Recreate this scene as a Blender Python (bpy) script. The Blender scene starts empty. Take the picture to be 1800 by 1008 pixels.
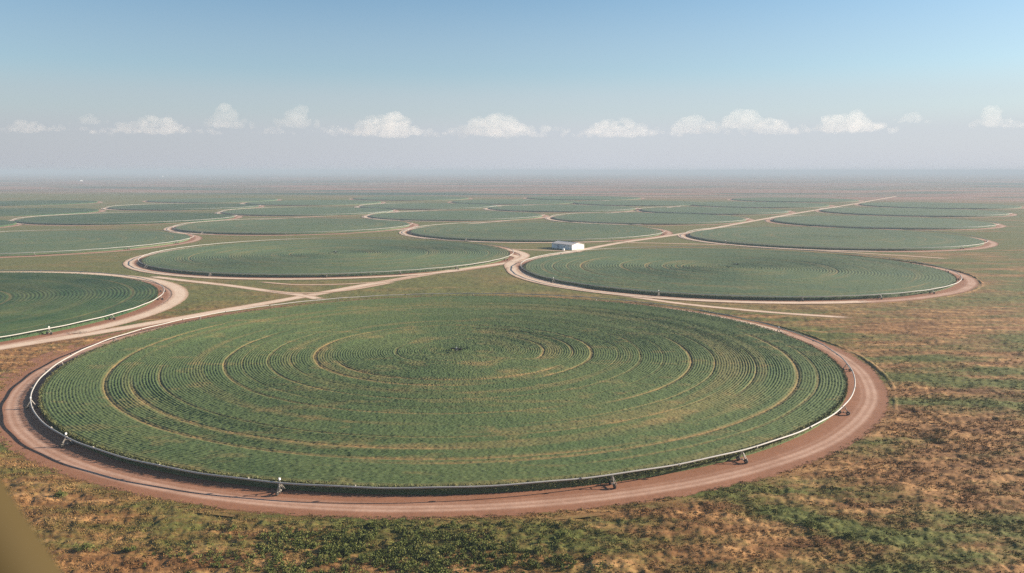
import bpy, math, random
import numpy as np
from mathutils import Vector, Matrix

random.seed(7)
rng = np.random.default_rng(7)
S = bpy.context.scene
C = S.collection
R_ = math.radians

# ------------------------------------------------------------------ camera, sky, sun, exposure
CAMH = 100.0
FPX = 1460.0                                   # focal length in pixels of an 1800 px wide picture
PITCH = math.atan(204.0 / FPX)
cd = bpy.data.cameras.new('camera')
cam = bpy.data.objects.new('camera', cd)
C.objects.link(cam)
cam.location = (0, 0, CAMH)
cam.rotation_euler = (math.pi / 2 - PITCH, 0, 0)
cd.sensor_width = 36.0
cd.lens = 36.0 * FPX / 1800.0
cd.clip_start = 0.05
cd.clip_end = 400000.0
cd.dof.use_dof = True
cd.dof.focus_distance = 420.0
cd.dof.aperture_fstop = 1.5
S.camera = cam

SUN_EL, SUN_AZ = R_(18.5), R_(12.0)            # azimuth measured from +X towards +Y
sun_dir = Vector((math.cos(SUN_EL) * math.cos(SUN_AZ), math.cos(SUN_EL) * math.sin(SUN_AZ), math.sin(SUN_EL)))
sl = bpy.data.lights.new('sun', 'SUN')
sun = bpy.data.objects.new('sun', sl)
C.objects.link(sun)
sun.location = sun_dir * 500
sun.rotation_euler = sun_dir.to_track_quat('Z', 'Y').to_euler()
sl.energy = 5.0
sl.angle = R_(0.5)
sl.color = (1.0, 0.86, 0.70)

w = bpy.data.worlds.new('World')
S.world = w
w.use_nodes = True
nt = w.node_tree
nt.nodes.clear()
wo = nt.nodes.new('ShaderNodeOutputWorld')
bg = nt.nodes.new('ShaderNodeBackground')
bg.inputs['Strength'].default_value = 0.051
sk = nt.nodes.new('ShaderNodeTexSky')
sk.sky_type = 'NISHITA'
sk.sun_disc = False
sk.sun_elevation = SUN_EL
sk.sun_rotation = math.pi / 2 - SUN_AZ
sk.altitude = 100
sk.air_density = 1.0
sk.dust_density = 0.6
sk.ozone_density = 1.6
# the band of distant hazy air that lies over the horizon, as a function of elevation only
tc = nt.nodes.new('ShaderNodeTexCoord')
sx = nt.nodes.new('ShaderNodeSeparateXYZ')
nt.links.new(tc.outputs['Generated'], sx.inputs[0])
cr = nt.nodes.new('ShaderNodeValToRGB')
cr.color_ramp.interpolation = 'EASE'
e = cr.color_ramp.elements
e[0].position = 0.0; e[0].color = (0.95, 0.95, 0.95, 1)
e[1].position = 0.22; e[1].color = (0, 0, 0, 1)
for p, v in ((0.04, 0.88), (0.075, 0.60), (0.12, 0.22)):
    q = cr.color_ramp.elements.new(p); q.color = (v, v, v, 1)
nt.links.new(sx.outputs['Z'], cr.inputs[0])
mx = nt.nodes.new('ShaderNodeMix'); mx.data_type = 'RGBA'
HZ = (4.25, 4.45, 4.95)
# the hazy band is brighter towards the sun side
az = nt.nodes.new('ShaderNodeMapRange')
az.inputs['From Min'].default_value = -0.55; az.inputs['From Max'].default_value = 0.1
az.inputs['To Min'].default_value = 0.80; az.inputs['To Max'].default_value = 1.0
nt.links.new(sx.outputs['X'], az.inputs['Value'])
hv = nt.nodes.new('ShaderNodeVectorMath'); hv.operation = 'SCALE'
hv.inputs[0].default_value = HZ
nt.links.new(az.outputs[0], hv.inputs['Scale'])
nt.links.new(hv.outputs[0], mx.inputs['B'])
tint = nt.nodes.new('ShaderNodeMix'); tint.data_type = 'RGBA'; tint.blend_type = 'MULTIPLY'
tint.inputs['Factor'].default_value = 1.0
tint.inputs['B'].default_value = (0.79, 0.93, 1.01, 1)
nt.links.new(sk.outputs[0], tint.inputs['A'])
nt.links.new(tint.outputs['Result'], mx.inputs['A'])
nt.links.new(cr.outputs[0], mx.inputs['Factor'])
nt.links.new(mx.outputs['Result'], bg.inputs[0])
nt.links.new(bg.outputs[0], wo.inputs[0])

S.view_settings.view_transform = 'Standard'
S.view_settings.look = 'None'
S.view_settings.exposure = 1.5
S.view_settings.gamma = 1.0
S.render.engine = 'CYCLES'
S.cycles.volume_bounces = 3
S.cycles.max_bounces = 5
S.cycles.transparent_max_bounces = 12
S.cycles.use_denoising = False

# ------------------------------------------------------------------ helpers
def tag(o, label=None, cat=None, group=None, kind=None):
    if label: o['label'] = label
    if cat: o['category'] = cat
    if group: o['group'] = group
    if kind: o['kind'] = kind
    return o

def link(name, me, mat=None, parent=None):
    o = bpy.data.objects.new(name, me)
    C.objects.link(o)
    if mat: me.materials.append(mat)
    if parent: o.parent = parent
    return o

def mesh_np(name, V, F, attrs=None, smooth=False):
    V = np.ascontiguousarray(V, dtype=np.float32)
    me = bpy.data.meshes.new(name)
    if not isinstance(F, (list, tuple)): F = [F]
    F = [np.ascontiguousarray(f, dtype=np.int32) for f in F if len(f)]
    me.vertices.add(len(V)); me.vertices.foreach_set('co', V.ravel())
    n = sum(len(f) for f in F); nl = sum(f.size for f in F)
    me.loops.add(nl); me.polygons.add(n)
    me.loops.foreach_set('vertex_index', np.concatenate([f.ravel() for f in F]))
    tot = np.concatenate([np.full(len(f), f.shape[1], np.int32) for f in F])
    st = np.concatenate([[0], np.cumsum(tot)[:-1]]).astype(np.int32)
    me.polygons.foreach_set('loop_start', st); me.polygons.foreach_set('loop_total', tot)
    if smooth: me.polygons.foreach_set('use_smooth', np.ones(n, bool))
    me.update(calc_edges=True)
    for k, a in (attrs or {}).items():
        at = me.attributes.new(k, 'FLOAT', 'POINT')
        at.data.foreach_set('value', np.ascontiguousarray(a, dtype=np.float32))
    return me

def grid_faces(nr, nc, wrap=False, off=0):
    i = np.arange(nr - 1)[:, None]
    j = np.arange(nc if wrap else nc - 1)[None, :]
    j2 = (j + 1) % nc
    a = i * nc + j; b = i * nc + j2; c = (i + 1) * nc + j2; d = (i + 1) * nc + j
    return np.stack([a, b, c, d], -1).reshape(-1, 4) + off

def vnoise(x, y, seed=0):
    xi = np.floor(x).astype(np.int64); yi = np.floor(y).astype(np.int64)
    xf = x - xi; yf = y - yi
    xf = xf * xf * (3 - 2 * xf); yf = yf * yf * (3 - 2 * yf)
    def h(a, b):
        n = (a * 374761393 + b * 668265263 + seed * 982451653) & 0xFFFFFFFF
        n = ((n ^ (n >> 13)) * 1274126177) & 0xFFFFFFFF
        n = (n ^ (n >> 16)) & 0xFFFFFF
        return n / float(0xFFFFFF)
    return (h(xi, yi) * (1 - xf) + h(xi + 1, yi) * xf) * (1 - yf) + (h(xi, yi + 1) * (1 - xf) + h(xi + 1, yi + 1) * xf) * yf

def fbm(x, y, oct=4, seed=0):
    s = 0; a = 0.5; t = 0
    for k in range(oct):
        s = s + a * vnoise(x * 2 ** k, y * 2 ** k, seed + k); t += a; a *= 0.55
    return s / t

def G(u, v, z=0.0):
    """ground point (height z) that an 1800 px wide view from the aircraft shows at u, v"""
    T = 204.0 / FPX; s = math.sqrt(1 + T * T); k = (CAMH - z) / (v - 300.0)
    return ((u - 900) * s * k, FPX * (1 + T * T) * k - T * (CAMH - z))

# ------------------------------------------------------------------ layout (metres)
# centre x, centre y, crop radius
FIELDS = [(-30.5, 446, 198.5), (220, 844, 207), (-212, 986, 209), (-484, 587, 212), (-671, 1162, 205), (-391, 1506, 204),
          (39, 1374, 206), (474, 1244, 204), (-800, 1742, 208), (-123, 1843, 190), (284, 1742, 199), (712, 1614, 197),
          (-495, 2037, 202), (-895, 2287, 192), (-230, 2327, 190), (132, 2198, 192), (500, 2070, 178), (961, 2006, 204),
          (-1215, 1990, 205), (-613, 2590, 204), (10, 2660, 200), (390, 2560, 200), (715, 2440, 200), (1215, 2380, 205),
          (-1118, 1478, 204), (-1500, 2560, 205), (-360, 2990, 205), (260, 3030, 205), (960, 2840, 205), (-1000, 2800, 205)]
MAIN_ROAD = [(-420, 265), (-340, 388), (-291, 463), (-252, 518), (-206, 594), (-171, 651), (-126, 730), (-68, 822), (-3, 905), (70, 1020), (152, 1158), (273, 1327), (480, 1659), (693, 1998), (1027, 2509), (1206, 2795), (1500, 3260)]
ROADS = [  # points, half width, brightness, label
    (MAIN_ROAD, 5.0, 1.0, 'main'),
    ([(-345, 786), (-300, 755), (-250, 723), (-206, 690), (-170, 664), (-148, 640)], 3.4, 0.95, 'a'),
    ([(30, 725), (60, 690), (91, 662), (129, 621), (182, 584), (233, 560)], 2.6, 1.0, 'b'),
    ([(-150, 1145), (-120, 1131), (-29, 1073), (58, 1040), (92, 1022)], 2.4, 0.8, 'c'),
    ([(150, 1170), (175, 1158), (306, 1114), (387, 1042), (478, 965), (500, 940)], 2.6, 0.8, 'd'),
    ([(-205, 1400), (-115, 1521), (-34, 1640), (74, 1801), (295, 2053), (489, 2387), (640, 2640)], 4.5, 0.95, 'e'),
    ([(-330, 1950), (-200, 2110), (-24, 2349), (195, 2597), (340, 2850)], 4.5, 0.9, 'f'),
    ([(-560, 1660), (-420, 1830), (-330, 1950)], 4.0, 0.75, 'g'),
    ([(-230, 745), (-180, 725), (-120, 745), (-80, 805)], 1.3, 0.6, 'h'),
    ([(-205, 690), (-175, 675), (-140, 690), (-105, 745)], 1.6, 0.7, 'i'),
]

def arc(i, off, a0, a1, n=14):
    cx, cy, r = FIELDS[i]
    return [(cx + (r + off) * math.cos(math.radians(a0 + (a1 - a0) * k / n)), cy + (r + off) * math.sin(math.radians(a0 + (a1 - a0) * k / n))) for k in range(n + 1)]
ROADS += [
    ([(-10, 1000), (8, 962), (4, 925), (-2, 890), (0, 845), (10, 795), (28, 745), (62, 700)], 5.0, 0.95, 'j'),
    ([(-8, 1060), (6, 1030), (15, 990), (12, 950), (-3, 905)], 4.5, 0.9, 'k'),
    (arc(3, 17, 125, -22), 5.0, 0.95, 'l'), (arc(2, 14, 130, 318), 4.0, .95, 'm'), (arc(1, 13, 175, 285), 4.5, .95, 'n'),
    (arc(0, 9.5, 15, 85), 2.2, .9, 'o'), (arc(6, 13, 110, 300), 4.0, .95, 'p'), (arc(5, 13, 100, 250), 4.0, .9, 'q'), (arc(7, 12, 165, 265), 4.0, .9, 'r'),
    (arc(4, 12, 40, 95), 2.5, .8, 's'), (arc(8, 11, 100, 240), 4.5, .9, 't'), (arc(9, 11, 110, 270), 4.5, .9, 'u'), (arc(10, 11, 120, 260), 4.5, .9, 'v'),
    (arc(12, 11, 120, 240), 5, .9, 'w'), (arc(13, 11, 120, 240), 5, .9, 'x'), (arc(14, 11, 90, 220), 5, .9, 'y'), (arc(15, 11, 120, 220), 5, .9, 'z'), (arc(19, 11, 90, 220), 5, .9, 'aa'),
]

def catmull(P, step):
    P = [np.array(p, float) for p in P]
    P = [2 * P[0] - P[1]] + P + [2 * P[-1] - P[-2]]
    out = []
    for i in range(1, len(P) - 2):
        n = max(2, int(np.linalg.norm(P[i + 1] - P[i]) / step))
        for k in range(n):
            t = k / n
            out.append(0.5 * ((2 * P[i]) + (-P[i - 1] + P[i + 1]) * t + (2 * P[i - 1] - 5 * P[i] + 4 * P[i + 1] - P[i + 2]) * t * t + (-P[i - 1] + 3 * P[i] - 3 * P[i + 1] + P[i + 2]) * t ** 3))
    out.append(P[-2])
    return np.array(out)

# ------------------------------------------------------------------ materials
def mat(name):
    m = bpy.data.materials.new(name); m.use_nodes = True
    t = m.node_tree
    b = t.nodes['Principled BSDF']
    b.inputs['Specular IOR Level'].default_value = 0.15
    b.inputs['Roughness'].default_value = 0.85
    return m, t, b

def N(t, kind, **kw):
    n = t.nodes.new(kind)
    for k, v in kw.items():
        if k in n.inputs: n.inputs[k].default_value = v
        else: setattr(n, k, v)
    return n

def coords(t, scale=(1, 1, 1), rot=(0, 0, 0), src='Object'):
    tcn = t.nodes.new('ShaderNodeTexCoord'); mp = t.nodes.new('ShaderNodeMapping')
    mp.inputs['Scale'].default_value = scale; mp.inputs['Rotation'].default_value = rot
    t.links.new(tcn.outputs[src], mp.inputs[0])
    return mp.outputs[0]

def noise(t, vec, scale, detail=4.0, rough=0.6):
    n = N(t, 'ShaderNodeTexNoise', Scale=scale, Detail=detail, Roughness=rough)
    t.links.new(vec, n.inputs['Vector'])
    return n.outputs['Fac']

def ramp(t, fac, stops, interp='LINEAR'):
    r = t.nodes.new('ShaderNodeValToRGB'); r.color_ramp.interpolation = interp
    el = r.color_ramp.elements
    while len(el) < len(stops): el.new(0.5)
    for i, (p, c) in enumerate(stops):
        el[i].position = p
        el[i].color = (c, c, c, 1) if isinstance(c, (int, float)) else (*c, 1)
    t.links.new(fac, r.inputs[0])
    return r.outputs[0]

def mixc(t, f, a, b, blend='MIX'):
    m = t.nodes.new('ShaderNodeMix'); m.data_type = 'RGBA'; m.blend_type = blend
    for s, v in (('Factor', f), ('A', a), ('B', b)):
        if hasattr(v, 'links') or hasattr(v, 'is_output'): t.links.new(v, m.inputs[s])
        elif isinstance(v, (int, float)): m.inputs[s].default_value = v if s == 'Factor' else (v, v, v, 1)
        else: m.inputs[s].default_value = (*v, 1)
    return m.outputs['Result']

def math_(t, op, a, b=None, clamp=False):
    m = t.nodes.new('ShaderNodeMath'); m.operation = op; m.use_clamp = clamp
    for i, v in enumerate((a, b)):
        if v is None: continue
        if isinstance(v, (int, float)): m.inputs[i].default_value = v
        else: t.links.new(v, m.inputs[i])
    return m.outputs[0]

def attr(t, name):
    a = t.nodes.new('ShaderNodeAttribute'); a.attribute_name = name
    return a.outputs['Fac']

def grass_colour(t, moist):
    """dry red-brown to green grassland; patterns live in world metres so that sheet and tufts agree"""
    v = coords(t)
    vs = coords(t, scale=(0.26, 1.0, 1.0), rot=(0, 0, R_(-14)))
    nA = noise(t, vs, 1 / 26.0, 6, 0.62)
    nB = noise(t, v, 1 / 3.2, 4, 0.7)
    nC = noise(t, vs, 1 / 7.0, 5, 0.7)
    f = math_(t, 'ADD', moist, math_(t, 'MULTIPLY', math_(t, 'SUBTRACT', nA, 0.5), 1.5))
    f = math_(t, 'ADD', f, math_(t, 'MULTIPLY', math_(t, 'SUBTRACT', nB, 0.5), 0.4))
    dry = ramp(t, nC, [(0.32, (0.092, 0.040, 0.014)), (0.50, (0.190, 0.095, 0.035)), (0.66, (0.38, 0.215, 0.088))])
    grn = ramp(t, nB, [(0.3, (0.030, 0.046, 0.008)), (0.5, (0.074, 0.085, 0.018)), (0.7, (0.14, 0.132, 0.034))])
    return mixc(t, ramp(t, f, [(0.36, 0.0), (0.62, 1.0)]), dry, grn), nB

gm, t, b = mat('grassland')
col, nB = grass_colour(t, attr(t, 'moist'))
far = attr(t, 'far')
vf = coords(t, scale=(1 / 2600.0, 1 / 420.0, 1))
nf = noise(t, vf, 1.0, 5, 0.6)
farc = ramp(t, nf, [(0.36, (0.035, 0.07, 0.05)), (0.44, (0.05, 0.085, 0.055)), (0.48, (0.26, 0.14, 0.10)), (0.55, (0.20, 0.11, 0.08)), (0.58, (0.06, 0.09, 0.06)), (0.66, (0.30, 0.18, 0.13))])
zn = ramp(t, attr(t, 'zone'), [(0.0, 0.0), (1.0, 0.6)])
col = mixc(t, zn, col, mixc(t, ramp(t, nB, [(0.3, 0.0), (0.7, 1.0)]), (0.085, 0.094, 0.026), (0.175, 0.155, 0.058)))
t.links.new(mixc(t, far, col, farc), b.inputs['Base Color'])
bp = N(t, 'ShaderNodeBump', Strength=0.55, Distance=0.5)
t.links.new(nB, bp.inputs['Height']); t.links.new(bp.outputs[0], b.inputs['Normal'])
M_ground = gm

gm2, t, b = mat('grass_blades')
col, nB = grass_colour(t, attr(t, 'moist'))
t.links.new(mixc(t, 0.2, col, (0.32, 0.20, 0.09)), b.inputs['Base Color'])
M_tuft = gm2

M_scrub, t, b = mat('scrub_leaves')
v = coords(t)
n1 = noise(t, v, 1 / 1.6, 4, 0.7)
t.links.new(ramp(t, n1, [(0.3, (0.040, 0.060, 0.012)), (0.52, (0.10, 0.118, 0.030)), (0.7, (0.22, 0.195, 0.07))]), b.inputs['Base Color'])

def road_mat(name, bright, soil, ragged=7.0):
    m, t, b = mat(name)
    lat = attr(t, 'lat'); hw = attr(t, 'edge')          # lateral offset in metres; distance to the nearer edge in metres
    v = coords(t)
    n1 = noise(t, v, 1 / 14.0, 5, 0.65); n2 = noise(t, v, 1 / 1.8, 4, 0.7)
    rut = attr(t, 'rut')
    c = mixc(t, ramp(t, n1, [(0.35, 0.0), (0.65, 1.0)]), soil, tuple(x * 1.18 for x in soil))
    c = mixc(t, math_(t, 'MULTIPLY', rut, ramp(t, n1, [(0.3, 0.55), (0.6, 1.0)])), c, bright)
    c = mixc(t, 0.55, c, ramp(t, n2, [(0.3, 0.62), (0.7, 1.0)]), 'MULTIPLY')
    t.links.new(c, b.inputs['Base Color'])
    n3 = noise(t, v, 1 / 5.0, 6, 0.72)
    e_ = math_(t, 'ADD', hw, math_(t, 'MULTIPLY', math_(t, 'SUBTRACT', n3, 0.55), ragged))
    a = ramp(t, math_(t, 'MULTIPLY', e_, 0.5), [(0.0, 0.0), (0.55, 1.0)])
    t.links.new(a, b.inputs['Alpha'])
    bp = N(t, 'ShaderNodeBump', Strength=0.5, Distance=0.15)
    t.links.new(n2, bp.inputs['Height']); t.links.new(bp.outputs[0], b.inputs['Normal'])
    return m
M_ring = road_mat('ring_dirt', (0.46, 0.295, 0.215), (0.235, 0.110, 0.063), 9.0)
M_ring_soil = M_ring
M_road = road_mat('graded_dirt', (0.64, 0.50, 0.38), (0.43, 0.28, 0.19), 3.5)

def crop_mat(name, green_lo, green_hi):
    m, t, b = mat(name)
    v = coords(t)
    n1 = noise(t, v, 1 / 0.9, 3, 0.7); n2 = noise(t, v, 1 / 45.0, 4, 0.6); n3 = noise(t, v, 1 / 6.0, 4, 0.7)
    c = mixc(t, ramp(t, n1, [(0.3, 0.0), (0.7, 1.0)]), green_lo, green_hi)
    c = mixc(t, ramp(t, n2, [(0.35, 0.0), (0.7, 0.45)]), c, (0.112, 0.132, 0.048))
    d = math_(t, 'MULTIPLY', attr(t, 'dry'), ramp(t, n3, [(0.25, 0.55), (0.6, 1.0)]))
    c = mixc(t, d, c, (0.26, 0.165, 0.07))
    t.links.new(c, b.inputs['Base Color'])
    return m
M_crop = crop_mat('crop_leaves', (0.030, 0.062, 0.024), (0.086, 0.132, 0.050))
M_crop_mid = crop_mat('crop_leaves_cool', (0.036, 0.074, 0.042), (0.086, 0.132, 0.070))
M_crop_dark = crop_mat('crop_leaves_dark', (0.010, 0.038, 0.016), (0.028, 0.072, 0.028))

def plain(name, c, rough=0.6, metal=0.0, spec=0.3, vary=0.25, sc=2.0):
    m, t, b = mat(name)
    n1 = noise(t, coords(t), sc, 4, 0.6)
    t.links.new(mixc(t, ramp(t, n1, [(0.3, 0.0), (0.7, 1.0)]), tuple(x * (1 - vary) for x in c), c), b.inputs['Base Color'])
    b.inputs['Roughness'].default_value = rough; b.inputs['Metallic'].default_value = metal
    b.inputs['Specular IOR Level'].default_value = spec
    return m
M_pipe = plain('galvanised_pipe', (0.38, 0.365, 0.335), 0.55, 0.0, 0.25, 0.12, 0.4)
M_steel = plain('tower_steel', (0.30, 0.27, 0.23), 0.55, 0.0, 0.3, 0.3, 1.5)
M_tyre = plain('tyre_rubber', (0.03, 0.028, 0.025), 0.8)
M_white = plain('white_box', (0.85, 0.85, 0.82), 0.5, 0, 0.4, 0.08)

# ------------------------------------------------------------------ ground: one graded sheet out to the horizon
def region_masks(X, Y):
    """0..1 flat mask (1 = open grass that may undulate) and how green the grass is"""
    d = np.full(X.shape, 1e9)
    for (cx, cy, r) in FIELDS:
        d = np.minimum(d, np.hypot(X - cx, Y - cy) - (r + 19))
    for P, hw, _, _ in ROADS:
        Q = catmull(P, 25.0)
        for a_, b_ in zip(Q[:-1], Q[1:]):
            ab = b_ - a_; L = (ab ** 2).sum()
            if L < 1e-6: continue
            lo = np.minimum(a_, b_) - 40; hi = np.maximum(a_, b_) + 40
            m = (X > lo[0]) & (X < hi[0]) & (Y > lo[1]) & (Y < hi[1])
            if not m.any(): continue
            px, py = X[m] - a_[0], Y[m] - a_[1]
            tt = np.clip((px * ab[0] + py * ab[1]) / L, 0, 1)
            d[m] = np.minimum(d[m], np.hypot(px - tt * ab[0], py - tt * ab[1]) - hw - 3)
    return d

def moist_at(X, Y):
    n = fbm(X / 90.0, Y / 90.0, 3, 11)
    sg = lambda q: 1 / (1 + np.exp(-np.clip(q, -30, 30)))
    m = 0.40 + 0.12 * sg((X - 150) / 40) * sg((Y - 330) / 40) + (n - 0.5) * 0.5
    # strip of watered grass between the circles
    zone = sg((Y - 610) / 25) * sg((150 + 0.30 * (Y - 600) - X) / 30)
    m = m * (1 - zone) + zone * (0.64 + (n - 0.5) * 0.7)
    # far right beyond the second circle: greener again
    z2 = sg((Y - 1000 - 0.0 * X) / 60) * sg((X - 300) / 60)
    m = m * (1 - z2) + z2 * (0.64 + (n - 0.5) * 0.45)
    # green hollow lower right and scrub strip at the bottom
    def blob(cx, cy, rx, ry, ang, amt):
        ca, sa = math.cos(ang), math.sin(ang)
        u_ = ((X - cx) * ca + (Y - cy) * sa) / rx; v_ = (-(X - cx) * sa + (Y - cy) * ca) / ry
        return amt * np.exp(-(u_ ** 2 + v_ ** 2))
    m = m + blob(88, 228, 24, 6, R_(-38), 0.45) + blob(-38, 210, 36, 12, 0, 0.26) + blob(140, 225, 42, 14, R_(-30), 0.16)
    m = m + blob(230, 300, 50, 45, 0, 0.12) + blob(-215, 300, 35, 60, 0.4, 0.22)
    m = m - blob(60, 205, 35, 14, 0, 0.18) - blob(30, 232, 60, 6, 0, 0.10)
    # bare red ground right of the second circle
    m = m - blob(330, 700, 150, 50, R_(35), 0.20) - blob(300, 560, 140, 45, R_(20), 0.12)
    return m

def ground():
    ys = [-4000.0, -500.0, 40.0, 120.0]
    y = 165.0
    while y < 1300: ys.append(y); y *= 1.0035
    while y < 60000: ys.append(y); y *= 1.03
    ys.append(60000.0)
    ys = np.array(ys)
    nc = 760
    tt = np.linspace(-1, 1, nc)
    tt = np.where(np.abs(tt) > 0.985, np.sign(tt) * (0.985 + (np.abs(tt) - 0.985) * 90), tt)
    tt = tt * 0.70
    half = np.maximum(ys, 400 * (ys < 165)) ; half = np.where(ys < 165, 200, ys)
    X = half[:, None] * tt[None, :]
    X = np.where(np.abs(tt)[None, :] >= 0.999 * np.abs(tt).max(), np.sign(tt)[None, :] * np.maximum(60000.0, np.abs(X)), X)
    X = np.clip(X, -60000, 60000)
    Y = np.repeat(ys[:, None], nc, 1)
    d = region_masks(X, Y)
    mask = np.clip(d / 5.0, 0, 1)
    near = np.clip((1100 - Y) / 500, 0, 1) * (Y > 100) * (np.abs(X) < Y)
    hz = (fbm(X / 14.0, Y / 14.0, 3, 3) - 0.5) * 1.6 + (fbm(X / 2.1, Y / 2.1, 3, 5) - 0.45) * 1.05
    Z = mask * near * hz
    moist = moist_at(X, Y)
    sg = lambda q: 1 / (1 + np.exp(-np.clip(q, -30, 30)))
    zone = sg((Y - 600) / 20) * sg((330 + 0.30 * (Y - 600) - X) / 60)
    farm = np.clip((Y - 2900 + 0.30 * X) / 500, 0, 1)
    return link('ground', mesh_np('ground', np.stack([X, Y, Z], -1).reshape(-1, 3), grid_faces(len(ys), nc),
        {'moist': moist.ravel(), 'far': farm.ravel(), 'zone': zone.ravel()}, smooth=True), M_ground)
tag(ground(), kind='structure')

# ------------------------------------------------------------------ haze: the air over the whole plain
def haze_box():
    x0, x1, y0, y1, z0, z1 = -60500, 60500, -4500, 60500, -1.5, 112.0
    V = [(x0, y0, z0), (x1, y0, z0), (x1, y1, z0), (x0, y1, z0), (x0, y0, z1), (x1, y0, z1), (x1, y1, z1), (x0, y1, z1)]
    F = [(0, 3, 2, 1), (4, 5, 6, 7), (0, 1, 5, 4), (1, 2, 6, 5), (2, 3, 7, 6), (3, 0, 4, 7)]
    m = bpy.data.materials.new('haze_air'); m.use_nodes = True
    t = m.node_tree; t.nodes.clear()
    o = t.nodes.new('ShaderNodeOutputMaterial'); p = t.nodes.new('ShaderNodeVolumePrincipled')
    p.inputs['Color'].default_value = (0.35, 0.43, 0.52, 1)
    p.inputs['Density'].default_value = 1.3e-4
    p.inputs['Anisotropy'].default_value = 0.0
    t.links.new(p.outputs[0], o.inputs['Volume'])
    ob = link('haze', mesh_np('haze', np.array(V), np.array(F)), m)
    tag(ob, 'pale bluish haze lying over the whole plain', 'haze', kind='stuff')
haze_box()

# ------------------------------------------------------------------ dirt roads
def ribbon(name, P, hw, step, z, m, ruts, fade=True):
    Q = catmull(P, step)
    T_ = np.gradient(Q, axis=0); T_ /= np.linalg.norm(T_, axis=1)[:, None]
    Nn = np.stack([-T_[:, 1], T_[:, 0]], 1)
    k = 15
    lat = np.linspace(-1, 1, k) * (hw + 2.0)
    X = Q[:, None, 0] + Nn[:, None, 0] * lat; Y = Q[:, None, 1] + Nn[:, None, 1] * lat
    L = np.repeat(lat[None, :], len(Q), 0)
    dist = np.concatenate([[0], np.cumsum(np.linalg.norm(np.diff(Q, axis=0), axis=1))])
    endd = np.minimum(dist, dist[-1] - dist)[:, None] * 0.12 if fade else 1e3
    edge = np.minimum(hw + 2.0 - np.abs(L), endd)
    rut = sum(np.exp(-((L - c) / wd) ** 2) for c, wd in ruts).clip(0, 1)
    Z = np.full(X.shape, z)
    o = link(name, mesh_np(name, np.stack([X, Y, Z], -1).reshape(-1, 3), grid_faces(len(Q), k),
             {'lat': L.ravel(), 'edge': edge.ravel(), 'rut': rut.ravel()}), m)
    return tag(o, kind='structure')
for i, (P, hw, br, nm) in enumerate(ROADS):
    big = hw > 3
    ribbon('dirt_road', P, hw, 6.0, 0.09 + 0.02 * i, M_road, [(-hw * .42, hw * .35), (hw * .42, hw * .35), (0, hw * .8)] if br > .85 else [(0, hw * .5)])

def ring_track(cx, cy, r, nth, wide, ruts, z, jit, extra=0.0):
    rr = np.concatenate([np.linspace(r - 3.5, r + wide + 2.5 + extra, 56)])
    th = np.linspace(0, 2 * math.pi, nth, endpoint=False)
    TH, RR = np.meshgrid(th, rr)
    wob = (fbm(TH * 3 + cx, TH * 0 + cy, 3, 9) - 0.5) * jit
    # wrap the wobble so that the ring closes
    wob = wob * np.minimum(1, np.minimum(TH, 2 * math.pi - TH) / 0.4)
    L = RR - r
    X = cx + (RR + wob * (L > 0)) * np.cos(TH); Y = cy + (RR + wob * (L > 0)) * np.sin(TH)
    edge = r + wide + 2.0 + extra * np.exp(-((np.degrees(TH) - 178) / 34) ** 2) - RR
    rut = sum(np.exp(-((L - c) / wd) ** 2) * a for c, wd, a in ruts).clip(0, 1)
    o = link('ring_track', mesh_np('ring_track', np.stack([X, Y, np.full(X.shape, z)], -1).reshape(-1, 3), grid_faces(len(rr), nth, True)[:, ::-1],
             {'lat': L.ravel(), 'edge': edge.ravel(), 'rut': rut.ravel()}), M_ring)
    return tag(o, kind='structure')
for i, (cx, cy, r) in enumerate(FIELDS):
    if i == 0:
        ring_track(cx, cy, r, 720, 16.8, [(6.8, .7, .35), (9.3, .8, .95), (12.3, .8, .95), (10.8, 2.2, .45)], 0.03, 1.6, 11.0)
    elif i < 8:
        ring_track(cx, cy, r, 360, 16.5, [(10.5, 1.5, .9), (14.0, 1.4, .9), (12, 3.5, .55)], 0.03, 3.0)
    else:
        ring_track(cx, cy, r, 180, 15.0, [(11, 5.0, 1.0)], 0.03, 4.0)

# ------------------------------------------------------------------ crop circles
TRACKS_MAIN = [  # radius, half width, angle from, angle to (deg), depth
    (48, 1.0, -30, 60, 1.0), (63.5, 1.1, -20, 100, .8), (65.5, 1.6, 200, 330, 1.0), (75.5, 1.5, 120, 290, .9), (74, 1.3, -60, 120, 1.0),
    (99, 0.9, 130, 300, .7), (100, 1.0, -70, 30, .5), (120.5, 1.1, 150, 300, .9), (126, 1.3, -60, 20, 1.0), (138, .9, -80, 60, .6), (150, 1.0, 190, 330, .6),
    (158, .8, -40, 10, .8), (162.5, 1.6, 200, 280, .9), (173.5, 1.5, 145, 300, 1.0), (177.5, 1.6, -100, 20, 1.0), (186, 1.0, -80, 10, .6), (88, .7, 0, 360, .35), (112, .6, 0, 360, .35), (33, .8, 90, 330, .5), (20, .6, 0, 360, .3)]

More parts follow.
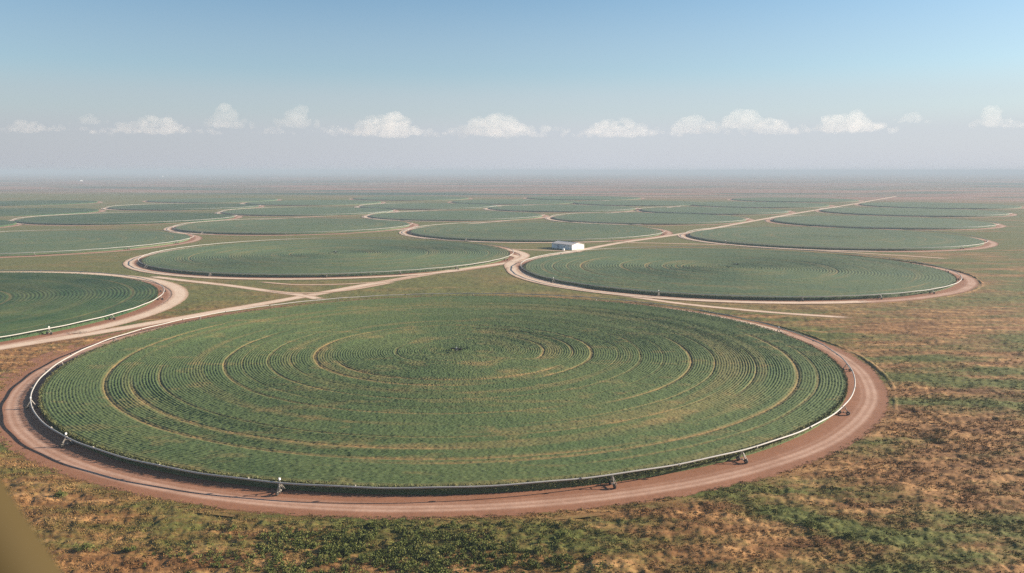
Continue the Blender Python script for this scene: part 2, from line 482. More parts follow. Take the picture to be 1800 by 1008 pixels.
def crop_field(i, cx, cy, R, dr, nth, row, h, m, label, tracks, dryk):
    nr = int((R - 1.0) / dr)
    rr = np.linspace(0.7, R, nr)
    th = np.linspace(0, 2 * math.pi, nth, endpoint=False)
    TH, RR = np.meshgrid(th, rr)
    cx_, cy_ = np.cos(TH), np.sin(TH)
    wx, wy = RR * cx_ + cx, RR * cy_ + cy
    ph = 2 * math.pi * RR / row
    fine = rng.random(RR.shape) * np.clip(RR / R, .1, .5) + vnoise(wx / .55, wy / .55, 2) * (1 - np.clip(RR / R, .1, .5))
    amp = (0.55 + 0.9 * vnoise(RR / (row * 5.3), RR * 0 + i, 3)) * (0.8 + 0.5 * fbm(wx / 30, wy / 30, 2, 4))
    Z = h + amp * (0.08 * row if row < 2 else (.055 * min(row, 3.0) if row < 4 else .02 * min(row, 6))) * np.cos(ph) + (fine - 0.5) * (0.30 if i == 0 else .26)* min(row, 1.4) + (fbm(wx / 2.4, wy / 2.4, 2, 8) - .5) * .26
    dry = np.clip((fbm(RR / 9.0 + i * 7, cx_ * 1.2 + cy_ * .7, 3, 21 + i) - 0.57) * 2.4, 0, .34) * dryk
    dry = dry + np.clip(-np.cos(ph), 0, 1) * 0.14 * dryk * (row < 6)
    patch = np.clip((fbm(wx / 16, wy / 7, 3, 31) - 0.64) * 6, 0, .5)
    dry = dry + patch * dryk * .6
    deg = np.degrees(TH)
    for (r0, hw, a0, a1, dep) in tracks:
        a0_, span = a0 % 360, (a1 - a0)
        u_ = (deg - a0_) % 360
        fade = np.clip(np.minimum(u_, span - u_) / 12.0, 0, 1) * (u_ < span) if span < 360 else 1.0
        g = np.exp(-((RR - r0 - (vnoise(TH * 6, TH * 0 + r0, 2) - .5) * .8) / (hw * .72)) ** 2) * dep * fade * (0.65 + .5 * vnoise(TH * 14, RR * 0 + r0, 5))
        Z = Z - g * h * 0.17
        dry = dry + g * 0.80
    # bare ground round the pivot
    Z = np.where(RR < 2.6, 0.15, Z)
    dry = np.where(RR < 2.6, 1.0, dry)
    edge = np.clip((R - RR) / (0.8 + .6 * fine), 0, 1)
    Z = Z * (0.90 + 0.10 * edge)
    rim_r = R + 0.15 + rng.random(nth) * 0.25
    V = np.stack([RR * cx_, RR * cy_, Z], -1).reshape(-1, 3)
    skirt = np.stack([rim_r * np.cos(th), rim_r * np.sin(th), np.zeros(nth) - .05], -1)
    V = np.concatenate([V, skirt])
    D = np.concatenate([dry.ravel(), np.full(nth, .0)])
    F = [grid_faces(nr + 1, nth, True)[:, ::-1]]
    if i < 4:
        # stalks and leaves that stick out of the rim and over the rows
        npl = {0: 15000}.get(i, 7000)
        a = rng.random(npl) * 2 * math.pi
        rad = R + rng.normal(0.1, .35, npl)
        hh = h * (0.75 + .45 * rng.random(npl))
        bx, by = rad * np.cos(a), rad * np.sin(a)
        LV = []; LD = []
        for k in range(3):
            az = rng.random(npl) * 2 * math.pi; ln = .35 + .5 * rng.random(npl); zz = hh * (.45 + .27 * k)
            wd = .10 + .12 * rng.random(npl)
            p0 = np.stack([bx - wd * np.sin(az), by + wd * np.cos(az), zz - .25], -1)
            p1 = np.stack([bx + wd * np.sin(az), by - wd * np.cos(az), zz - .15], -1)
            p2 = np.stack([bx + ln * np.cos(az), by + ln * np.sin(az), zz + .3 * (k - .6)], -1)
            LV.append(np.stack([p0, p1, p2], 1).reshape(-1, 3))
        LV = np.concatenate(LV)
        F.append(np.arange(len(LV)).reshape(-1, 3) + len(V))
        V = np.concatenate([V, LV]); D = np.concatenate([D, rng.random(len(LV)) * .5])
    o = link('crop_field', mesh_np('crop_field', V, F, {'dry': np.clip(D, 0, 1)}), m)
    o.location = (cx, cy, 0)
    tag(o, label, 'crop field', 'round irrigated crop fields', 'thing')

FL = {0: 'largest round field of green crop rows, in the foreground',
      1: 'round green field right of the crossroads with wavy ring rows',
      2: 'round green field left of the crossroads, its right tip at the pale junction',
      3: 'darkest green round field, cut by the left edge beside the bending road',
      4: 'round green field cut by the left edge, just behind the darkest green field',
      5: 'round green field behind the field left of the crossroads',
      6: 'round green field directly behind the white metal barn',
      7: 'round green field on the right, directly behind the field right of the crossroads',
      8: 'dark green flat circle in the left distance with a pale pipe',
      9: 'thin green circle behind the barn field on its left, left of the second diagonal road',
      10: 'thin green circle behind the barn field on its right, between the two diagonal roads',
      11: 'thin green circle on the right, two circles behind the field right of the crossroads',
      12: 'thin green circle left of centre, just right of the dark distant field',
      13: 'narrow dark green sliver of field beyond the dark distant field on the left',
      14: 'narrow sliver of field left of centre in the sixth row back',
      15: 'narrow sliver of field at the centre in the sixth row back',
      16: 'narrow bluish green sliver of field right of centre, left of the main diagonal road',
      17: 'narrow sliver of field on the right, third beyond the crossroads field',
      18: 'narrow sliver of field at the far left edge below the horizon plain',
      19: 'farthest sliver of field left of centre, under the pinkish plain',
      20: 'farthest sliver of field at the centre, under the pinkish plain',
      21: 'farthest sliver of field just right of centre, at the end of the third road',
      22: 'farthest sliver of field left of where the main diagonal road vanishes',
      23: 'farthest sliver of field right of where the main diagonal road vanishes',
      24: 'tip of a round field touching the left edge below the dark distant field',
      25: 'farthest sliver of field at the left edge of the photo',
      26: 'faint strip of field on the plain left of centre',
      27: 'faint strip of field on the plain at the centre',
      28: 'faint strip of field on the plain right of centre',
      29: 'faint strip of field on the plain at the left'}
for i, (cx, cy, r) in enumerate(FIELDS):
    m = M_crop_dark if i in (3, 8, 13, 18, 24, 25) else (M_crop if i == 0 else M_crop_mid)
    if i == 0: a = (0.33, 2300, 1.32, 2.65)
    elif i in (1, 2, 3): a = (0.75, 1100, 2.9, 2.3)
    elif i < 8: a = (1.2, 620, 4.5, 2.3)
    else: a = (3.0, 300, 12.0, 2.3)
    gen = [(r * f + 3 * math.sin(i * 3 + k), 1.2, (k * 97 + i * 53) % 360, (k * 97 + i * 53) % 360 + 150, .7) for k, f in enumerate((.25, .4, .52, .66, .78, .9))]
    if i == 1: gen += [(r * .72, 1.6, 130, 260, 1), (r * .52, 1.4, 120, 250, 1), (r * .40, 1.2, 120, 250, .9), (r * .31, 1.2, 120, 250, .9), (r * .22, 1.0, 120, 250, .9), (r * .86, 1.2, 130, 250, .8)]
    crop_field(i, cx, cy, r, a[0], a[1], a[2], a[3], m, FL[i], TRACKS_MAIN if i == 0 else (gen if i < 8 else []), 0.8 if i == 0 else (.25 if (m is M_crop_dark or i > 7) else .55))

# ------------------------------------------------------------------ low grassy bank along the outside of the near ring tracks
def bank(cx, cy, r, hgt, angles):
    nth = 1400
    th = np.linspace(0, 2 * math.pi, nth, endpoint=False)
    prof = np.array([-1.9, -1.2, -.6, 0, .6, 1.3, 2.4]); ph = np.array([-.05, .25, .75, 1.0, .8, .35, -.05])
    TH, PR = np.meshgrid(th, prof); PH = np.repeat(ph[:, None], nth, 1)
    n = rng.random(TH.shape)
    a = fbm(np.cos(TH) * 14 + 40, np.sin(TH) * 14 + 40, 3, 2)
    DG = (np.degrees(TH) + 180) % 360 - 180
    a = np.clip(a * 1.6 - .1, .0, 1.1) * sum(np.exp(-((np.abs((DG - c + 180) % 360 - 180) / wd) ** 4)) * k_ for c, wd, k_ in angles)
    RR = r + PR + (fbm(np.cos(TH) * 6 + 9, np.sin(TH) * 6 + 9, 2, 4) - .5) * 3
    X, Y = cx + RR * np.cos(TH), cy + RR * np.sin(TH)
    Z = PH * hgt * a + (n - .5) * .5 * np.minimum(a, 1) * (PH > 0) - .12
    o = link('earth_bank', mesh_np('earth_bank', np.stack([X, Y, Z], -1).reshape(-1, 3), grid_faces(len(prof), nth, True)[:, ::-1],
             {'moist': moist_at(X, Y).ravel()}), M_tuft)
    tag(o, kind='structure')
bank(FIELDS[0][0], FIELDS[0][1], 219.2, 0.75, [(12, 55, 1.0), (158, 30, .5)])
bank(FIELDS[1][0], FIELDS[1][1], 227.0, 1.0, [(0, 70, 1.0)])

# ------------------------------------------------------------------ irrigation lines: raised pipe ring on wheeled towers
def tube_ring(R, z, rad, nth, k, wob):
    th = np.linspace(0, 2 * math.pi, nth, endpoint=False)
    ps = np.linspace(0, 2 * math.pi, k, endpoint=False)
    TH, PS = np.meshgrid(th, ps, indexing='ij')
    Rw = R + wob * np.sin(3 * TH + 1) * .5 + wob * np.sin(7 * TH) * .25
    zz = z + 0.10 * np.sin(TH * 40)
    rr = rad
    V = np.stack([(Rw + rr * np.cos(PS)) * np.cos(TH), (Rw + rr * np.cos(PS)) * np.sin(TH), zz + rr * np.sin(PS)], -1).reshape(-1, 3)
    i = np.arange(nth)[:, None]; j = np.arange(k)[None, :]
    i2 = (i + 1) % nth; j2 = (j + 1) % k
    F = np.stack([i * k + j, i * k + j2 + 0 * i, i2 * k + j2, i2 * k + j], -1).reshape(-1, 4)[:, ::-1]
    return V, F

def bar(p, q, r, k=6):
    p = Vector(p); q = Vector(q); d = (q - p).normalized()
    a = d.orthogonal().normalized(); b_ = d.cross(a)
    V = [tuple(c + (a * math.cos(x) + b_ * math.sin(x)) * r) for c in (p, q) for x in [2 * math.pi * s / k for s in range(k)]]
    F = [(s, (s + 1) % k, k + (s + 1) % k, k + s) for s in range(k)] + [tuple(range(k))[::-1], tuple(range(k, 2 * k))]
    return V, F

def box(c, s):
    V = [(c[0] + s[0] * x / 2, c[1] + s[1] * y / 2, c[2] + s[2] * z / 2) for z in (-1, 1) for y in (-1, 1) for x in (-1, 1)]
    return V, [(0, 2, 3, 1), (4, 5, 7, 6), (0, 1, 5, 4), (2, 6, 7, 3), (0, 4, 6, 2), (1, 3, 7, 5)]

def build(name, shapes, m, parent=None, smooth=False):
    V = []; F = []
    for v_, f_ in shapes:
        o_ = len(V); V += v_; F += [tuple(i + o_ for i in f) for f in f_]
    me = bpy.data.meshes.new(name); me.from_pydata(V, [], F); me.update()
    if smooth:
        for p in me.polygons: p.use_smooth = True
    return link(name, me, m, parent)

PZ = 4.0
def proto_tower():
    """base at origin; x is radial (away from the field), y along the pipe"""
    s = []
    for sx_ in (-1, 1):
        s.append(bar((sx_ * 1.7, -.0, .95), (sx_ * .15, 0, PZ - .3), .16))
        s.append(bar((sx_ * 1.7, .9, .95), (sx_ * .15, .1, PZ - .35), .09))
    s.append(bar((-2.0, 0, .85), (2.0, 0, .85), .15))
    s.append(bar((-1.0, 0, 2.4), (1.0, 0, 2.4), .08))
    s.append(bar((-.5, 0, PZ - .42), (.5, 0, PZ - .42), .14))
    frame = build('wheel_tower', s, M_steel)
    wheels = []
    for sx_ in (-1, 1):
        wh = []
        k = 18
        for (r0, w0) in ((0.78, .26),):
            V = []; F = []
            prof = [(.30, -.12), (.62, -.26), (.80, -.20), (.80, .20), (.62, .26), (.30, .12)]
            for a in range(k):
                an = 2 * math.pi * a / k
                rr_ = 1.0 + (0.04 if a % 2 else 0)
                for (pr, pw) in prof:
                    V.append((sx_ * 1.75 + pw * .0 + pr * rr_ * math.cos(an), pw, .80 + pr * rr_ * math.sin(an)))
            n_ = len(prof)
            for a in range(k):
                for j in range(n_):
                    F.append((a * n_ + j, ((a + 1) % k) * n_ + j, ((a + 1) % k) * n_ + (j + 1) % n_, a * n_ + (j + 1) % n_))
            wh.append((V, F))
        o = build('wheel', wh, M_tyre, frame)
        wheels.append(o)
    hub = build('gearbox', [box((0, .25, 1.05), (.5, .4, .5))], M_steel, frame)
    cb = build('control_box', [box((0, 0, PZ + .72), (.55, .55, .6)), bar((0, 0, PZ + .2), (0, 0, PZ + .5), .08)], M_white, frame)
    return frame

proto = proto_tower()
first = [True]
def put_tower(parent, R, th, boxed=True):
    a = R_(th)
    if first[0]:
        o = proto; first[0] = False
        kids = list(o.children)
    else:
        o = proto.copy(); C.objects.link(o)
        kids = []
        for ch in proto_kids:
            if ch.name.startswith('control_box') and not boxed: continue
            c = ch.copy(); C.objects.link(c); c.parent = o; kids.append(c)
    o.parent = parent
    o.location = (R * math.cos(a), R * math.sin(a), 0)
    o.rotation_euler = (0, 0, a)
    return o
proto_kids = list(proto.children)

TOW = {0: [-149, -131, -102, -72, -57, -34, -11, 16, 33, 62, 90, 120, 151, 172, -179 + 8],
       1: [176, -150, -119, -89, -54, -24, -8, 20, 60, 100, 140, -71],
       2: [-154, -141, -111, -80, -61, -43, -16, 30, 80, 120, 159],
       3: [-48, -23, -9, 14, 26, 48, 83, 71, 110],
       4: [-60, -30, -5], 5: [-150, -120, -80], 6: [-160, -120, -60, -20], 7: [-150, -110, -60, -20]}
LN = {0: 'raised irrigation pipe on wheeled towers ringing the largest foreground field',
      1: 'raised irrigation pipe around the field right of the crossroads, bright at its right tip',
      2: 'raised irrigation pipe around the field left of the crossroads, bright toward the junction',
      3: 'raised irrigation pipe around the darkest green field at the left edge',
      4: 'raised irrigation pipe around the field cut by the left edge behind the darkest one',
      5: 'raised irrigation pipe around the field behind the one left of the crossroads',
      6: 'raised irrigation pipe around the field directly behind the white barn',
      7: 'raised irrigation pipe around the right field directly behind the crossroads field'}
OFF = {0: 4.0}
for i, (cx, cy, r) in enumerate(FIELDS):
    if i > 17: break
    R = r + OFF.get(i, 4.5)
    root = bpy.data.objects.new('irrigation_line', None); C.objects.link(root)
    root.location = (cx, cy, 0)
    lab = LN.get(i) or ('pipe around the ' + FL[i])
    tag(root, ' '.join(lab.split()[:16]), 'irrigation line', 'irrigation pipe rings round the fields')
    rad = .27 if i == 0 else .30
    V, F = tube_ring(R, PZ if i == 0 else PZ - .2, rad, 900 if i == 0 else 360, 12 if i == 0 else 8, 1.6 if i == 0 else 1.0)
    link('pipe', mesh_np('pipe', V, F, smooth=True), M_pipe, root)
    if i == 0:
        fl0 = None
        for k in range(36):
            a = 2 * math.pi * (k + .5) / 36
            if fl0 is None:
                fl0 = build('flange', [bar((R, -.12, PZ), (R, .12, PZ), .40, 10)], M_steel, root); fo = fl0
            else:
                fo = fl0.copy(); C.objects.link(fo); fo.parent = root
            fo.rotation_euler = (0, 0, a)
    for th in TOW.get(i, []):
        put_tower(root, R - .3, th, boxed=(th in (-102, -131, 16, -119, -23, -154, -150)))

# ------------------------------------------------------------------ pivots in the middle of the fields
def pivot(cx, cy, label, sc=1.0):
    root = bpy.data.objects.new('center_pivot', None); C.objects.link(root); root.location = (cx, cy, 0)
    tag(root, label, 'pivot', 'pivot stands in the field centres')
    build('base_pad', [box((0, 0, .15), (3.2 * sc, 3.2 * sc, .3))], plain('pad', (.25, .2, .15)) if 'pad' not in bpy.data.materials else bpy.data.materials['pad'], root)
    for sx_ in (-1, 1):
        for sy_ in (-1, 1):
            build('leg', [bar((sx_ * 1.4 * sc, sy_ * 1.4 * sc, .3), (sx_ * .25, sy_ * .25, 3.6), .1)], M_steel, root)
    build('riser_pipe', [bar((0, 0, .3), (0, 0, 4.3), .2, 10)], M_pipe, root)
    build('swivel_arm', [bar((-3.0, .3, 3.3), (3.0, -.3, 3.2), .42, 8)], M_tyre, root)
    build('control_box', [box((.1, -.35, 3.9), (.5, .4, .6))], M_white, root)
pivot(FIELDS[0][0], FIELDS[0][1], 'small pivot stand with dark arm at the centre of the largest field')
pivot(234, 862, 'small dark pivot stand at the centre of the field right of the crossroads')
pivot(-212, 994, 'small pale pivot stand at the centre of the field left of the crossroads')

# ------------------------------------------------------------------ barn by the crossroads
def barn(px, py, ang, L, W, He, Hr, label, name='metal_barn', simple=False):
    root = bpy.data.objects.new(name, None); C.objects.link(root); root.location = (px, py, 0); root.rotation_euler = (0, 0, ang)
    tag(root, label, 'barn')
    m, t, b = mat('barn_sheet_' + name)
    wv = N(t, 'ShaderNodeTexWave', Scale=1.6, Distortion=0.0); wv.bands_direction = 'DIAGONAL'
    t.links.new(coords(t), wv.inputs['Vector'])
    n1 = noise(t, coords(t), .35, 4, .6)
    t.links.new(mixc(t, ramp(t, n1, [(.35, 0.), (.7, .5)]), (.74, .74, .73), (.55, .52, .47)), b.inputs['Base Color'])
    bp = N(t, 'ShaderNodeBump', Strength=.6, Distance=.06); t.links.new(wv.outputs['Fac'], bp.inputs['Height']); t.links.new(bp.outputs[0], b.inputs['Normal'])
    b.inputs['Roughness'].default_value = .45
    x, y = L / 2, W / 2
    V = [(-x, -y, 0), (x, -y, 0), (x, y, 0), (-x, y, 0), (-x, -y, He), (x, -y, He), (x, y, He), (-x, y, He), (x, 0, Hr), (-x, 0, Hr)]
    F = [(0, 1, 5, 4), (2, 3, 7, 6), (1, 2, 6, 8, 5), (3, 0, 4, 9, 7)]
    build('wall', [(V, F)], m, root)
    rm = plain('barn_roof_' + name, (.70, .62, .55), .55, 0, .4, .25, .12)
    o_ = .5; zt = .28
    sl_ = (Hr - He) / y
    Vr = []
    for xx in (-x - o_, x + o_):
        for (yy, zz) in ((-y - o_, He - o_ * sl_), (0, Hr), (y + o_, He - o_ * sl_), (y + o_, He - o_ * sl_ + zt), (0, Hr + zt), (-y - o_, He - o_ * sl_ + zt)):
            Vr.append((xx, yy, zz + .02))
    Fr = [(i, (i + 1) % 6, 6 + (i + 1) % 6, 6 + i) for i in range(6)] + [(0, 5, 4, 1), (1, 4, 3, 2), (6, 7, 10, 11), (7, 8, 9, 10)]
    roof = build('roof', [(Vr, Fr)], rm, root)
    if simple: return
    build('ridge_cap', [bar((-x - o_, 0, Hr + zt), (x + o_, 0, Hr + zt), .22)], rm, roof)
    dm = plain('barn_door', (.36, .38, .42), .5)
    build('sliding_door', [box((-x * .35, -y - .08, 2.4), (4.6, .14, 4.8))], dm, root)
    build('door_rail', [box((-x * .35 + 1, -y - .16, 4.95), (9.0, .12, .16))], M_steel, root)
    build('side_door', [box((x * .12, -y - .06, 1.15), (1.1, .1, 2.3))], M_white, root)
    build('sliding_door', [box((x + .08, 1.5, 2.5), (.12, 6.0, 5.0))], plain('barn_door_white', (.72, .72, .70), .5), root)
    for k in range(4):
        build('window', [box((-x + 6 + k * 8.2 + (2 if k > 1 else 0), -y - .05, 4.2 if k != 1 else 5.7), (1.4, .08, .8))], M_tyre if k != 1 else dm, root)
    build('gutter', [bar((-x - .4, -y - o_ - .1, He - .05), (x + .4, -y - o_ - .1, He - .05), .1)], M_steel, root)
ba = math.atan2(-.785, .62)
ax_ = Vector((.62, -.785)); bx_ = Vector((.785, .62))
B0 = Vector((76, 1049)); L_, W_ = 39.0, 21.0
cen = B0 - ax_ * L_ / 2 + bx_ * W_ / 2
barn(cen.x, cen.y, ba, L_, W_, 6.3, 8.6, 'long white metal barn with low gabled roof beside the dirt crossroads')
fx, fy = G(142, 318.8)
barn(fx, fy, R_(-50), 46, 24, 8, 13, 'white farm shed far out on the plain at the upper left', 'farm_shed', True)
fx, fy = G(285, 311.0)
barn(fx, fy, R_(-50), 70, 32, 10, 16, 'tiny pale shed just below the horizon, right of the other distant shed', 'farm_shed', True)

# small utility items by the barn
def tank(px, py, r, h, label):
    k = 20
    V = []; F = []
    prof = [(r, 0), (r, h), (r * .5, h * 1.18), (.12, h * 1.24)]
    for a in range(k):
        an = 2 * math.pi * a / k
        V += [(pr * math.cos(an), pr * math.sin(an), z_) for pr, z_ in prof]
    n_ = len(prof)
    for a in range(k):
        for j in range(n_ - 1):
            F.append((a * n_ + j, ((a + 1) % k) * n_ + j, ((a + 1) % k) * n_ + j + 1, a * n_ + j + 1))
    F.append(tuple(a * n_ + n_ - 1 for a in range(k)))
    o = build('water_tank', [(V, F)], M_white)
    o.location = (px, py, 0)
    tag(o, label, 'water tank')
fx, fy = G(990.5, 440.5)
tank(fx, fy, 1.5, 2.0, 'small white tank standing against the shaded long side of the barn')

# ------------------------------------------------------------------ grass tufts, scrub and shrubs
def tufts(name, n, xr, yr, hgt, wid, seed, dens, m, nb=5, label='', cat='grass'):
    g = np.random.default_rng(seed)
    # sample uniformly in view angle and in log distance so that tufts thin out with distance
    y = yr[0] * (yr[1] / yr[0]) ** g.random(n)
    x = y * (xr[0] + (xr[1] - xr[0]) * g.random(n))
    d = region_masks(x, y)
    keep = (d > -2.0) & (g.random(n) < dens(x, y))
    x, y, d = x[keep], y[keep], d[keep]
    n = len(x)
    gz = np.clip(d / 5, 0, 1) * np.clip((1100 - y) / 500, 0, 1) * ((fbm(x / 14.0, y / 14.0, 3, 3) - 0.5) * 1.6 + (fbm(x / 2.1, y / 2.1, 3, 5) - 0.45) * 1.05)
    sc = (0.6 + .8 * g.random(n)) * np.clip(y / 260.0, .8, 1.2)
    V = []; 
    for k in range(nb):
        az = g.random(n) * 6.283; h_ = hgt * sc * (.6 + .6 * g.random(n)); w_ = wid * sc * (.6 + .6 * g.random(n)); ln = hgt * sc * g.random(n) * .9
        ox, oy = g.normal(0, wid, n) * sc, g.normal(0, wid, n) * sc
        ca, sa = np.cos(az), np.sin(az)
        a_ = np.stack([x + ox - sa * w_ / 2, y + oy + ca * w_ / 2, gz - .05], -1)
        b_ = np.stack([x + ox + sa * w_ / 2, y + oy - ca * w_ / 2, gz - .05], -1)
        c_ = np.stack([x + ox + ca * ln, y + oy + sa * ln, gz + h_], -1)
        V.append(np.stack([a_, b_, c_], 1))
    V = np.concatenate(V).reshape(-1, 3)
    mo = moist_at(V[:, 0].astype(float), V[:, 1].astype(float)) + .05
    o = link(name, mesh_np(name, V, np.arange(len(V)).reshape(-1, 3), {'moist': mo}), m)
    return tag(o, label, cat, kind='stuff')
tufts('dry_grass', 130000, (-.66, .66), (183, 520), .32, .30, 5, lambda x, y: np.clip((540 - y) / 250, 0, 1) * (.2 + .8 * (fbm(x / 9, y / 5, 3, 77) > .48)), M_tuft, label='dry tawny and green grass tufts covering the open ground')

def leaf_cloud(g, cx, cy, cz, rx, rz, n, ls):
    """n small leaf faces through the upper volume of a shrub"""
    d = g.normal(size=(n, 3)); d /= np.linalg.norm(d, axis=1)[:, None]
    d[:, 2] = np.abs(d[:, 2])
    rr = g.random(n) ** .45
    c = np.stack([cx + d[:, 0] * rr * rx, cy + d[:, 1] * rr * rx, cz + d[:, 2] * rr * rz], -1)
    a = g.normal(size=(n, 3)) * ls; b_ = g.normal(size=(n, 3)) * ls
    return np.stack([c - a * .5, c + a * .5, c + b_], 1)

def scrub():
    g = np.random.default_rng(3)
    out = []
    cnt = 0
    while cnt < 900:
        u_, v_ = g.uniform(200, 1090), g.uniform(885, 1030)
        x, y = G(u_, v_)
        p = math.exp(-((x + 36) / 33) ** 2 - ((y - 206) / 17) ** 2)
        cl = float(fbm(np.array([x / 7.]), np.array([y / 7.]), 3, 50)[0])
        if g.random() > p * (1.6 if cl > .47 else .25): continue
        if math.hypot(x - FIELDS[0][0], y - FIELDS[0][1]) < 221: continue
        r = g.uniform(.6, 1.0) if g.random() < .7 else g.uniform(1.1, 2.0)
        for q in range(g.integers(2, 5)):
            out.append(leaf_cloud(g, x + g.normal() * r * .6, y + g.normal() * r * .6, g.uniform(-.1, .25), r * .62, r * g.uniform(.8, 1.3), 44, .20))
        cnt += 1
    V = np.concatenate(out).reshape(-1, 3)
    o = link('scrub', mesh_np('scrub', V, np.arange(len(V)).reshape(-1, 3)), M_scrub)
    tag(o, 'dense low green scrub spreading along the bottom edge left of centre', 'scrub', kind='stuff')
scrub()

def shrub(u_, v_, r, label, seed):
    g = np.random.default_rng(seed)
    x, y = G(u_, v_)
    root = bpy.data.objects.new('shrub', None); C.objects.link(root); root.location = (x, y, 0)
    tag(root, label, 'shrub', 'shrubs dotted about the dry grass')
    out = []
    for q in range(9):
        out.append(leaf_cloud(g, g.normal() * r * .5, g.normal() * r * .4, g.uniform(0, .3) * r, r * g.uniform(.35, .6), r * g.uniform(.5, .8), 70, .2))
    V = np.concatenate(out).reshape(-1, 3)
    link('crown', mesh_np('crown', V, np.arange(len(V)).reshape(-1, 3)), M_scrub, root)
    build('stem', [bar((0, 0, -.2), (g.normal() * .2, .1, r * .6), .07), bar((0, 0, 0), (-.4, .2, r * .5), .05), bar((0, 0, 0), (.4, -.1, r * .5), .05)], plain('bark', (.12, .08, .05)) if 'bark' not in bpy.data.materials else bpy.data.materials['bark'], root)
shrub(152, 966, 2.3, 'wide dark shrub alone in the tawny grass at the lower left', 1)
shrub(225, 970, 1.2, 'small dark shrub just right of the wide dark shrub at lower left', 2)
shrub(822, 950, 1.9, 'round dark green shrub below the ring track, just left of bottom centre', 3)
shrub(868, 968, 1.4, 'green shrub between the round dark shrub and the bushiest one at bottom centre', 4)
shrub(980, 988, 2.6, 'bushiest green shrub near the bottom edge, right of centre', 5)
shrub(1425, 925, 2.4, 'dark shrub at the upper left end of the green hollow on the lower right', 6)
shrub(1490, 945, 2.0, 'dark green shrub at the lower right end of the green hollow', 7)
shrub(110, 872, 1.6, 'dark shrub beside the outer edge of the red track at the left', 8)
shrub(650, 926, 1.3, 'low green shrub just outside the ring track at the top of the scrub', 9)

# ------------------------------------------------------------------ aircraft strut at the lower left
def strut():
    mw = Matrix.Translation((0, 0, CAMH)) @ Matrix.Rotation(math.pi / 2 - PITCH, 4, 'X')
    def at(u_, v_, d): return mw @ Vector(((u_ - 900) / FPX * d, -(v_ - 504) / FPX * d, -d))
    D = 1.7
    rad = .105
    dx, dy = 100.0, 150.0; L = math.hypot(dx, dy)
    nx, ny = -dy / L, dx / L                      # towards the lower left of the edge line
    offp = rad / D * FPX + 7
    k = 40
    p = at(0 + nx * offp - dx * 6.0, 858 + ny * offp - dy * 6.0 + 0, D * 1.9)
    p = at(0 + nx * offp, 858 + ny * offp, D) ; q = at(100 + nx * offp, 1008 + ny * offp, D)
    d = (q - p).normalized()
    a0, a1 = p - d * .55, q + d * 2.2
    A_ = d.cross(Vector((0, 0, 1))).normalized(); B_ = d.cross(A_)
    V = []; F = []
    secs = [(a0, 0.02), (a0 + d * .03, .75), (a0 + d * .10, 1.0), (a1, 1.0), (a1 + d * .05, .7), (a1 + d * .07, .02)]
    for c, s_ in secs:
        for i in range(k):
            an = 2 * math.pi * i / k
            V.append(tuple(c + (A_ * math.cos(an) + B_ * math.sin(an)) * rad * s_))
    for j in range(len(secs) - 1):
        for i in range(k):
            F.append((j * k + i, j * k + (i + 1) % k, (j + 1) * k + (i + 1) % k, (j + 1) * k + i))
    F.append(tuple(range(k))[::-1]); F.append(tuple(range((len(secs) - 1) * k, len(secs) * k)))
    o = build('aircraft_strut', [(V, F)], plain('olive_paint', (.052, .038, .015), .75, 0, .10, .1, 3.0), smooth=True)
    tag(o, 'blurred olive tan strut of the aircraft in the bottom left corner', 'strut')
strut()

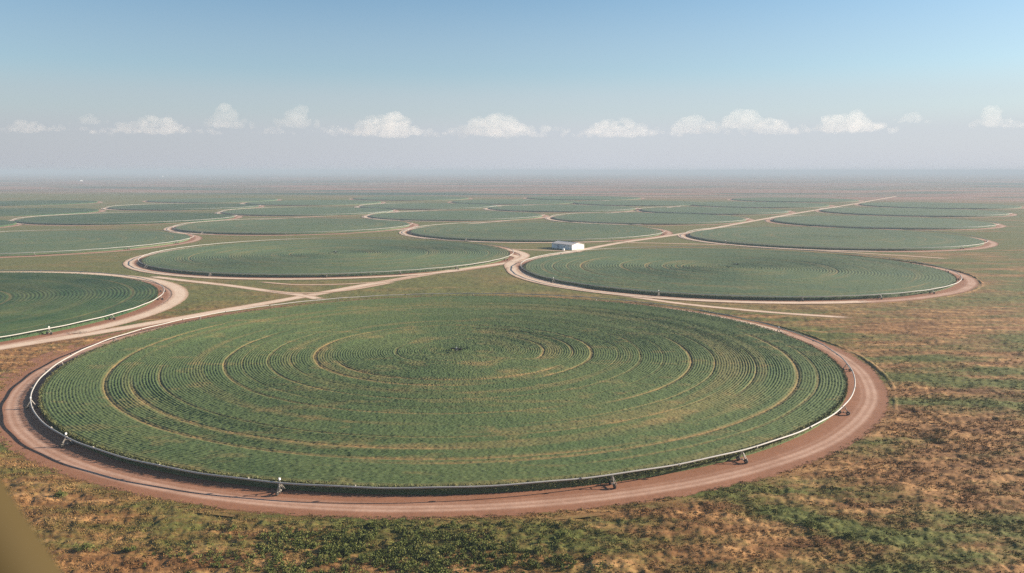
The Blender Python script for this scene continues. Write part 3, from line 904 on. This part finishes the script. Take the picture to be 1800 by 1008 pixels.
# ------------------------------------------------------------------ clouds: small cumulus in a row far beyond the plain
def cloud_mat():
    m = bpy.data.materials.new('cloud_vapour'); m.use_nodes = True
    t = m.node_tree; t.nodes.clear()
    o = t.nodes.new('ShaderNodeOutputMaterial'); p = t.nodes.new('ShaderNodeVolumePrincipled')
    p.inputs['Color'].default_value = (0.97, 0.95, 0.92, 1)
    p.inputs['Density'].default_value = 0.00032
    p.inputs['Anisotropy'].default_value = 0.1
    t.links.new(p.outputs[0], o.inputs['Volume'])
    return m
M_cloud = cloud_mat()
CL = [  # u, v, width, height in an 1800 px wide view, density of puffs, label
    (60, 224, 62, 24, 'faint low cloud, leftmost of the row'), (116, 227, 34, 12, 'small faint puff right of the leftmost cloud'),
    (172, 213, 38, 18, 'small slanting wisp of cloud, third from the left'), (278, 224, 130, 28, 'long low pale cloud at the left with several humps'),
    (405, 210, 50, 34, 'upright faint cloud between the long left cloud and the tall puff'), (488, 231, 38, 16, 'small low puff at the foot of the tall left puff'),
    (528, 208, 40, 36, 'tall narrow puff of cloud left of centre'), (592, 231, 40, 12, 'thin low wisp left of the bright broad cloud'),
    (682, 224, 128, 36, 'bright broad white cloud left of centre'), (872, 219, 112, 44, 'largest dome shaped white cloud at the centre'),
    (980, 229, 22, 10, 'tiny puff right of the central dome cloud'), (1085, 228, 128, 30, 'long low white cloud right of centre'),
    (1210, 221, 74, 32, 'compact bright cloud left of the tallest right cloud'), (1300, 209, 68, 40, 'tallest bright cloud on the right'),
    (1350, 224, 66, 28, 'paler cloud attached to the right of the tallest bright cloud'), (1480, 217, 108, 36, 'broad flat pale cloud on the right'),
    (1590, 210, 36, 18, 'small lone puff between the broad flat cloud and the right edge'), (1728, 208, 34, 34, 'upright puff near the right edge'),
    (1778, 221, 60, 14, 'thin low wisp at the right edge')]
def cloud(u_, v_, wpx, hpx, label, seed):
    g = np.random.default_rng(seed + 100)
    D = 30000.0
    k = D / FPX
    x = (u_ - 900) * k; z = CAMH + (302 - v_) * k; W = wpx * k; Hh = hpx * k
    pts = []
    n = max(5, int(wpx / 4))
    for q in range(n):
        s = (q + .5) / n * 2 - 1
        env = (1 - abs(s) ** 2.2) * (.55 + .6 * vnoise(np.array([s * 2.5 + seed]), np.array([seed * 3.1]), 4)[0])
        for zz in range(3):
            r = Hh * g.uniform(.16, .30) * (.6 + .5 * env)
            pts.append((s * W * .48 + g.normal() * W * .02, g.normal() * W * .10, -Hh * .38 + env * Hh * .85 * (zz / 2.0) * g.uniform(.7, 1.0), r))
    for q in range(int(n * 1.6)):          # thin ragged skirt along the base
        r = Hh * g.uniform(.09, .20)
        pts.append((g.uniform(-1, 1) * W * .95, g.normal() * W * .08, -Hh * .42 + g.uniform(-.1, .22) * Hh, r))
    import bmesh
    bm = bmesh.new()
    for (a, b_, c, r) in pts:
        mt = Matrix.Translation((a, b_, c)) @ Matrix.Diagonal((r * 1.25, r, r * .85, 1))
        bmesh.ops.create_icosphere(bm, subdivisions=2, radius=1.0, matrix=mt)
    me = bpy.data.meshes.new('cloud'); bm.to_mesh(me); bm.free()
    o = link('cloud', me, M_cloud)
    o.location = (x, D, z)
    rm_ = o.modifiers.new('join', 'REMESH'); rm_.mode = 'VOXEL'; rm_.voxel_size = max(22.0, Hh / 22)
    tx = bpy.data.textures.get('puff') or bpy.data.textures.new('puff', 'CLOUDS')
    tx.noise_scale = 150.0; tx.noise_depth = 3
    ds = o.modifiers.new('puff', 'DISPLACE'); ds.texture = tx; ds.strength = Hh * .16; ds.mid_level = .5; ds.texture_coords = 'LOCAL'
    tag(o, label, 'cloud', 'small cumulus clouds along the horizon')
for s_, c in enumerate(CL): cloud(c[0], c[1], c[2], c[3], c[4], s_)
